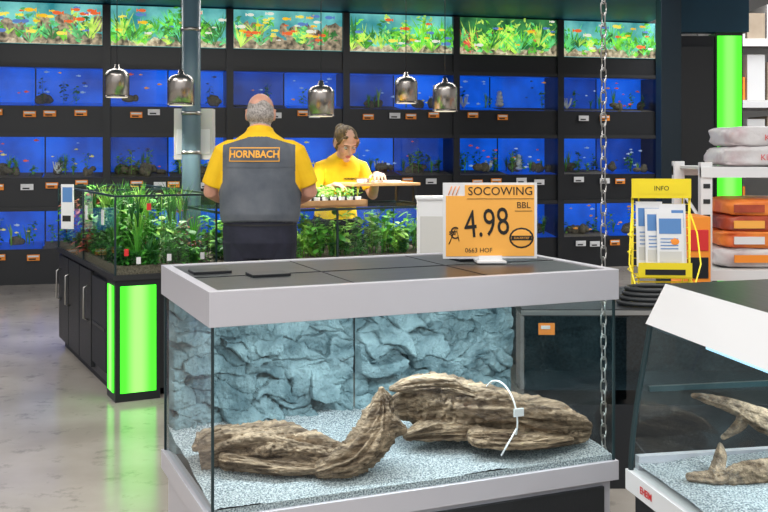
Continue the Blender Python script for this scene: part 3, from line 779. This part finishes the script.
def head(mb, H, skin, hair, style):
    mb.ell((0, -.012, .03), (.076, .094, .088), skin, H, 24, 16)
    mb.ell((0, .022, -.032), (.058, .066, .082), skin, H, 20, 14)
    mb.ell((0, .068, -.098), (.026, .022, .020), skin, H)
    mb.ell((0, .074, .026), (.052, .018, .011), skin, H)
    for s in (-1, 1):
        mb.ell((s * .036, .062, -.028), (.024, .024, .024), skin, H)
        mb.ell((s * .078, -.008, -.008), (.011, .021, .033), skin, H)
        mb.tube([(s * .083, -.02, .018), (s * .087, -.008, .026), (s * .084, .008, .014)], [.005] * 3, skin, 8, M=H)
    mb.tube([(0, .084, .014), (0, .098, -.01), (0, .106, -.030)], [.009, .0105, .0125], skin, 12, cap='round', M=H)
    mb.ell((0, .088, -.062), (.023, .010, .005), M_lip, H); mb.ell((0, .087, -.070), (.019, .010, .005), M_lip, H)
    if style == 'bun':
        mb.ell((0, -.024, .040), (.083, .100, .080), hair, H, 24, 16)
        mb.ell((0, -.04, -.01), (.080, .075, .083), hair, H, 20, 14)
        mb.ell((0, -.13, .04), (.042, .042, .045), hair, H)
        for s in (-1, 1): mb.tube([(s * .030, .070, .088), (s * .066, .054, .055), (s * .080, .03, .0), (s * .078, .02, -.05)], [.012, .012, .009, .003], hair, 8, M=H)
def eyes(mb, H, browm):
    for s in (-1, 1):
        mb.ell((s * .031, .076, .004), (.0135, .0135, .008), M_eye, H, 14, 10)
        mb.ell((s * .031, .0885, .001), (.005, .003, .005), M_pup, H, 10, 8)
        mb.tube([(s * .015, .086, .009), (s * .031, .0905, .0125), (s * .046, .083, .008)], [.0022] * 3, M_pup, 6, M=H)
        mb.tube([(s * .013, .089, .026), (s * .031, .0915, .031), (s * .05, .081, .026)], [.0028] * 3, browm, 6, M=H)

def finish_person(name, src, H, loc, rz, voxel, classify, browm, post=None, smooth=4):
    me = src.mesh('tmp'); ob = bpy.data.objects.new('tmp', me); scene.collection.objects.link(ob)
    r = ob.modifiers.new('r', 'REMESH'); r.mode = 'VOXEL'; r.voxel_size = voxel; r.use_smooth_shade = True
    s = ob.modifiers.new('s', 'SMOOTH'); s.factor = .5; s.iterations = smooth
    bpy.context.view_layer.update()
    dg = bpy.context.evaluated_depsgraph_get()
    nm = bpy.data.meshes.new_from_object(ob.evaluated_get(dg))
    tree = BVHTree.FromPolygons([tuple(v) for v in src.v], src.f)
    out = MB()
    vs = [v.co.copy() for v in nm.vertices]
    out.v = vs
    for p in nm.polygons:
        c = p.center; q = tree.find_nearest(c)
        mat = src.mats[src.m[q[2]]] if q[2] is not None else src.mats[0]
        mat = classify(c, mat)
        out.f.append(tuple(p.vertices)); out.m.append(out.mi(mat)); out.s.append(True)
    np_ = len(nm.polygons)
    eyes(out, H, browm)
    if post: post(out, BVHTree.FromPolygons([tuple(v) for v in vs], [f for f in out.f[:np_]]))
    bpy.data.objects.remove(ob); bpy.data.meshes.remove(me); bpy.data.meshes.remove(nm)
    return out.build(name, loc, rz)

def legs(s, hx, ky=0.0):
    for k in (-1, 1):
        s.tube([(k * hx, 0, .93), (k * hx, .005, .80), (k * (hx + .01), .01, .64), (k * (hx + .015), .015, .48), (k * (hx + .02), -.01, .33), (k * (hx + .02), -.01, .09)],
               [(.108, .12), (.10, .115), (.085, .095), (.07, .075), (.068, .075), (.065, .07)], M_trs, 18, cap=None)
        x = k * (hx + .03)
        s.tube([(x, -.075, .05), (x, -.02, .055), (x, .06, .048), (x, .15, .036)], [(.034, .045), (.042, .052), (.045, .045), (.040, .032)], M_shoe, 14, cap='round')

# --- man (back to the camera)
s = MB()
legs(s, .105)
s.tube([(0, 0, .84), (0, 0, .92), (0, .01, 1.0), (0, .01, 1.06)], [(.17, .13), (.21, .155), (.213, .155), (.205, .15)], M_trs, 28)
s.tube([(0, .01, 1.035), (0, .015, 1.08), (0, .02, 1.2), (0, .015, 1.33), (0, .01, 1.40), (0, .01, 1.45), (0, .01, 1.485), (0, .01, 1.515), (0, .015, 1.54), (0, .02, 1.565)],
       [(.218, .165), (.230, .178), (.234, .172), (.232, .152), (.222, .14), (.205, .125), (.178, .11), (.135, .095), (.095, .082), (.072, .072)], M_shirt, 36)
s.tube([(0, .0, 1.50), (0, .02, 1.56), (0, .035, 1.62)], [(.068, .07), (.062, .066), (.06, .064)], M_skin, 18)
s.tube([(0, .012, 1.54), (0, .02, 1.575)], [(.083, .083), (.074, .076)], M_shirt, 18)
for k in (-1, 1):
    sh = Vector((k * .198, .01, 1.435)); el = Vector((k * .285, .03, 1.215)); wr = Vector((k * .17, .26, 1.13))
    s.tube([sh + Vector((k * -.07, 0, .03)), sh + Vector((k * -.03, 0, .015)), sh, sh.lerp(el, .3), sh.lerp(el, .65), sh.lerp(el, .86)], [(.05, .05), (.062, .058), (.068, .066), (.069, .069), (.066, .066), (.066, .066)], M_shirt, 18)
    s.tube([sh.lerp(el, .5), sh.lerp(el, .9), el, el.lerp(wr, .3), el.lerp(wr, .7), wr], [.048, .046, .045, .045, .035, .027], M_skin, 16, cap='round')
    hand(s, align(wr + (wr - el).normalized() * .02, (wr - el) + Vector((0, .03, -.02)), (0, 0, 1)), k, M_skin, 30)
H = T(0, .055, 1.655) @ RX(-14)
Hi = H.inverted()
head(s, H, M_skin, M_greyh, 'none')
s.ell((0, -.022, -.015), (.080, .092, .062), M_greyh, H, 24, 14)
def cls(c, mat):
    if mat in (M_skin, M_greyh) and c.z > 1.50:
        q = Hi @ c
        if q.y < .045 and -.075 < q.z < .046 + .012 * math.sin(q.x * 60) and abs(q.x) < .0835 and not (abs(q.x) > .0755 and q.y > -.03 and q.z < .03): return M_greyh
        return M_skin
    if mat is M_shirt and c.z < 1.545 and c.y < .13:
        ax = abs(c.x)
        top = 1.525 - .30 * max(0, ax - .05)
        side = .205 if c.z > 1.27 else .205 + (1.27 - c.z) * .5
        if c.z < top and ax < side: return M_sgrey
    return mat
def post(out, tree):
    def pj(x, z, off):
        h = tree.ray_cast(Vector((x, -1, z)), Vector((0, 1, 0)))
        return (x, (h[0].y if h[0] is not None else -.15) - off, z)
    def band(x0, x1, z0, z1, off, mat):
        out.grid(24, 4, lambda a, b: pj(x0 + (x1 - x0) * a, z0 + (z1 - z0) * b, off), mat)
    band(-.165, .12, 1.385, 1.465, .004, M_band)
    band(-.160, .115, 1.391, 1.459, .006, M_sgrey)
    tb = MB(); tb.text('HORNBACH', .056, T(-.022, 0, 1.425) @ RX(90), M_band, bold=.0016, sx=.90)
    out.add([pj(v.x, v.z, .009) for v in tb.v], tb.f, M_band)
    band(-.20, .20, 1.352, 1.355, .003, M_sgrey)
    out.grid(30, 2, lambda a, b: pj(-.20 + .40 * a, 1.024 + .010 * b, .003), M_shoe)
man = finish_person('man', s, H, (-.71, 5.72, 0), math.radians(2), .0045, cls, M_greyh, post, smooth=8)

# --- woman leaning over the island
s = MB()
legs(s, .09)
s.tube([(0, -.02, .84), (0, -.03, .92), (0, -.01, 1.0)], [(.14, .11), (.175, .125), (.155, .11)], M_trs, 26)
s.tube([(0, -.02, .96), (0, 0, 1.05), (0, .07, 1.16), (0, .15, 1.26), (0, .20, 1.33), (0, .235, 1.375), (0, .265, 1.41)],
       [(.165, .12), (.150, .115), (.158, .12), (.168, .115), (.155, .09), (.115, .075), (.062, .062)], M_shirt, 30)
s.tube([(0, .23, 1.36), (0, .275, 1.42), (0, .31, 1.47)], [(.055, .055), (.05, .052), (.05, .052)], M_skin2, 16)
s.tube([(0, .25, 1.385), (0, .275, 1.415)], [(.072, .07), (.060, .062)], M_shirt, 16)
for k in (-1, 1):
    sh = Vector((k * .150, .19, 1.325)); el = Vector((k * .225, .24, 1.12)); wr = Vector((.10, .46, 1.20)) if k == 1 else Vector((-.20, .48, 1.27))
    s.tube([sh + Vector((k * -.05, 0, .02)), sh, sh.lerp(el, .35), sh.lerp(el, .75)], [(.045, .045), (.054, .054), (.054, .053), (.053, .052)], M_shirt, 16)
    s.tube([sh.lerp(el, .5), sh.lerp(el, .9), el, el.lerp(wr, .3), el.lerp(wr, .7), wr], [.04, .038, .038, .036, .028, .022], M_skin2, 14, cap='round')
    hand(s, align(wr + (wr - el).normalized() * .018, (wr - el) * Vector((1, 1, 0)) + Vector((0, .05, -.02)), (0, 0, 1)), k, M_skin2, 28)
H2 = T(0, .355, 1.50) @ RZ(12) @ RX(-30)
head(s, H2, M_skin2, M_blond, 'bun')
H2i = H2.inverted()
def cls2(c, mat):
    if mat is M_blond:
        q = H2i @ c
        if q.y > .046 and q.z < .072 and abs(q.x) < .062: return M_skin2
    return mat
def post2(out, tree):
    tb = MB(); tb.text('HORNBACH', .02, T(-.06, 0, 1.24) @ RX(90) @ RY(180), M_ink, bold=.0008)
    def pj(x, z):
        h = tree.ray_cast(Vector((x, 1, z)), Vector((0, -1, 0)))
        return (x, (h[0].y if h[0] is not None else .2) + .004, z)
    out.add([pj(v.x, v.z) for v in tb.v], tb.f, M_ink)
finish_person('woman', s, H2, (-.36, 7.52, 0), math.radians(180 + 14), .0045, cls2, M_blond, post2)

# ------------------------------------------------------------------ lights
def area(name, loc, rot, sx, sy, e, col=(1, 1, 1)):
    li = bpy.data.lights.new(name, 'AREA'); li.shape = 'RECTANGLE'; li.size = sx; li.size_y = sy; li.energy = e; li.color = col
    o = bpy.data.objects.new(name, li); o.location = loc; o.rotation_euler = [math.radians(a) for a in rot]; scene.collection.objects.link(o); return o
area('key_light', (-1, .5, 5.0), (25, 0, 0), 5, 2, 260, (1, .98, .95))  # key light added above the camera, tilted forward
area('key_light', (2.5, 3.5, 5.0), (0, 0, 0), 3, 2, 150, (1, .98, .95))
area('key_light', (-4.5, 4.0, 5.0), (0, 0, 0), 3, 2, 160, (1, .98, .95))
area('canopy_fill', (-2, 8.2, 3.0), (0, 0, 0), 4, .4, 70, (1, .98, .95))  # unseen fill lamp added to brighten the space below the canopy
area('canopy_fill', (1.2, 8.6, 3.0), (0, 0, 0), 2, .4, 30, (1, .98, .95))  # smaller added fill on the right
area('warehouse_light', (5.5, 11, 5.0), (0, 0, 0), 3, 4, 300)
def loc_in(o, yaw, u, v, z): return (o.x + math.cos(yaw) * u - math.sin(yaw) * v, o.y + math.sin(yaw) * u + math.cos(yaw) * v, z)
a = area('aquarium_tube_light', loc_in(A0, AY, .66, .22, .965), (0, 0, 24), 1.15, .08, 9.5, (.84, .96, 1))
a.rotation_euler = (math.radians(18), 0, AY)
area('aquarium_tube_light', loc_in(B0, BY, .55, .3, .92), (0, 0, math.degrees(BY)), .9, .06, 6, (.85, .97, 1))
wd = bpy.data.worlds.new('world'); scene.world = wd; wd.use_nodes = True
wd.node_tree.nodes['Background'].inputs[0].default_value = (1, .98, .96, 1); wd.node_tree.nodes['Background'].inputs[1].default_value = .85

# ------------------------------------------------------------------ camera
cam = bpy.data.cameras.new('camera'); co = bpy.data.objects.new('camera', cam); scene.collection.objects.link(co)
co.location = (0, 0, 1.45); co.rotation_euler = (math.pi / 2, 0, 0)
cam.sensor_width = 36; cam.lens = 46.875; cam.shift_y = -106 / 768; cam.clip_start = .05
scene.camera = co
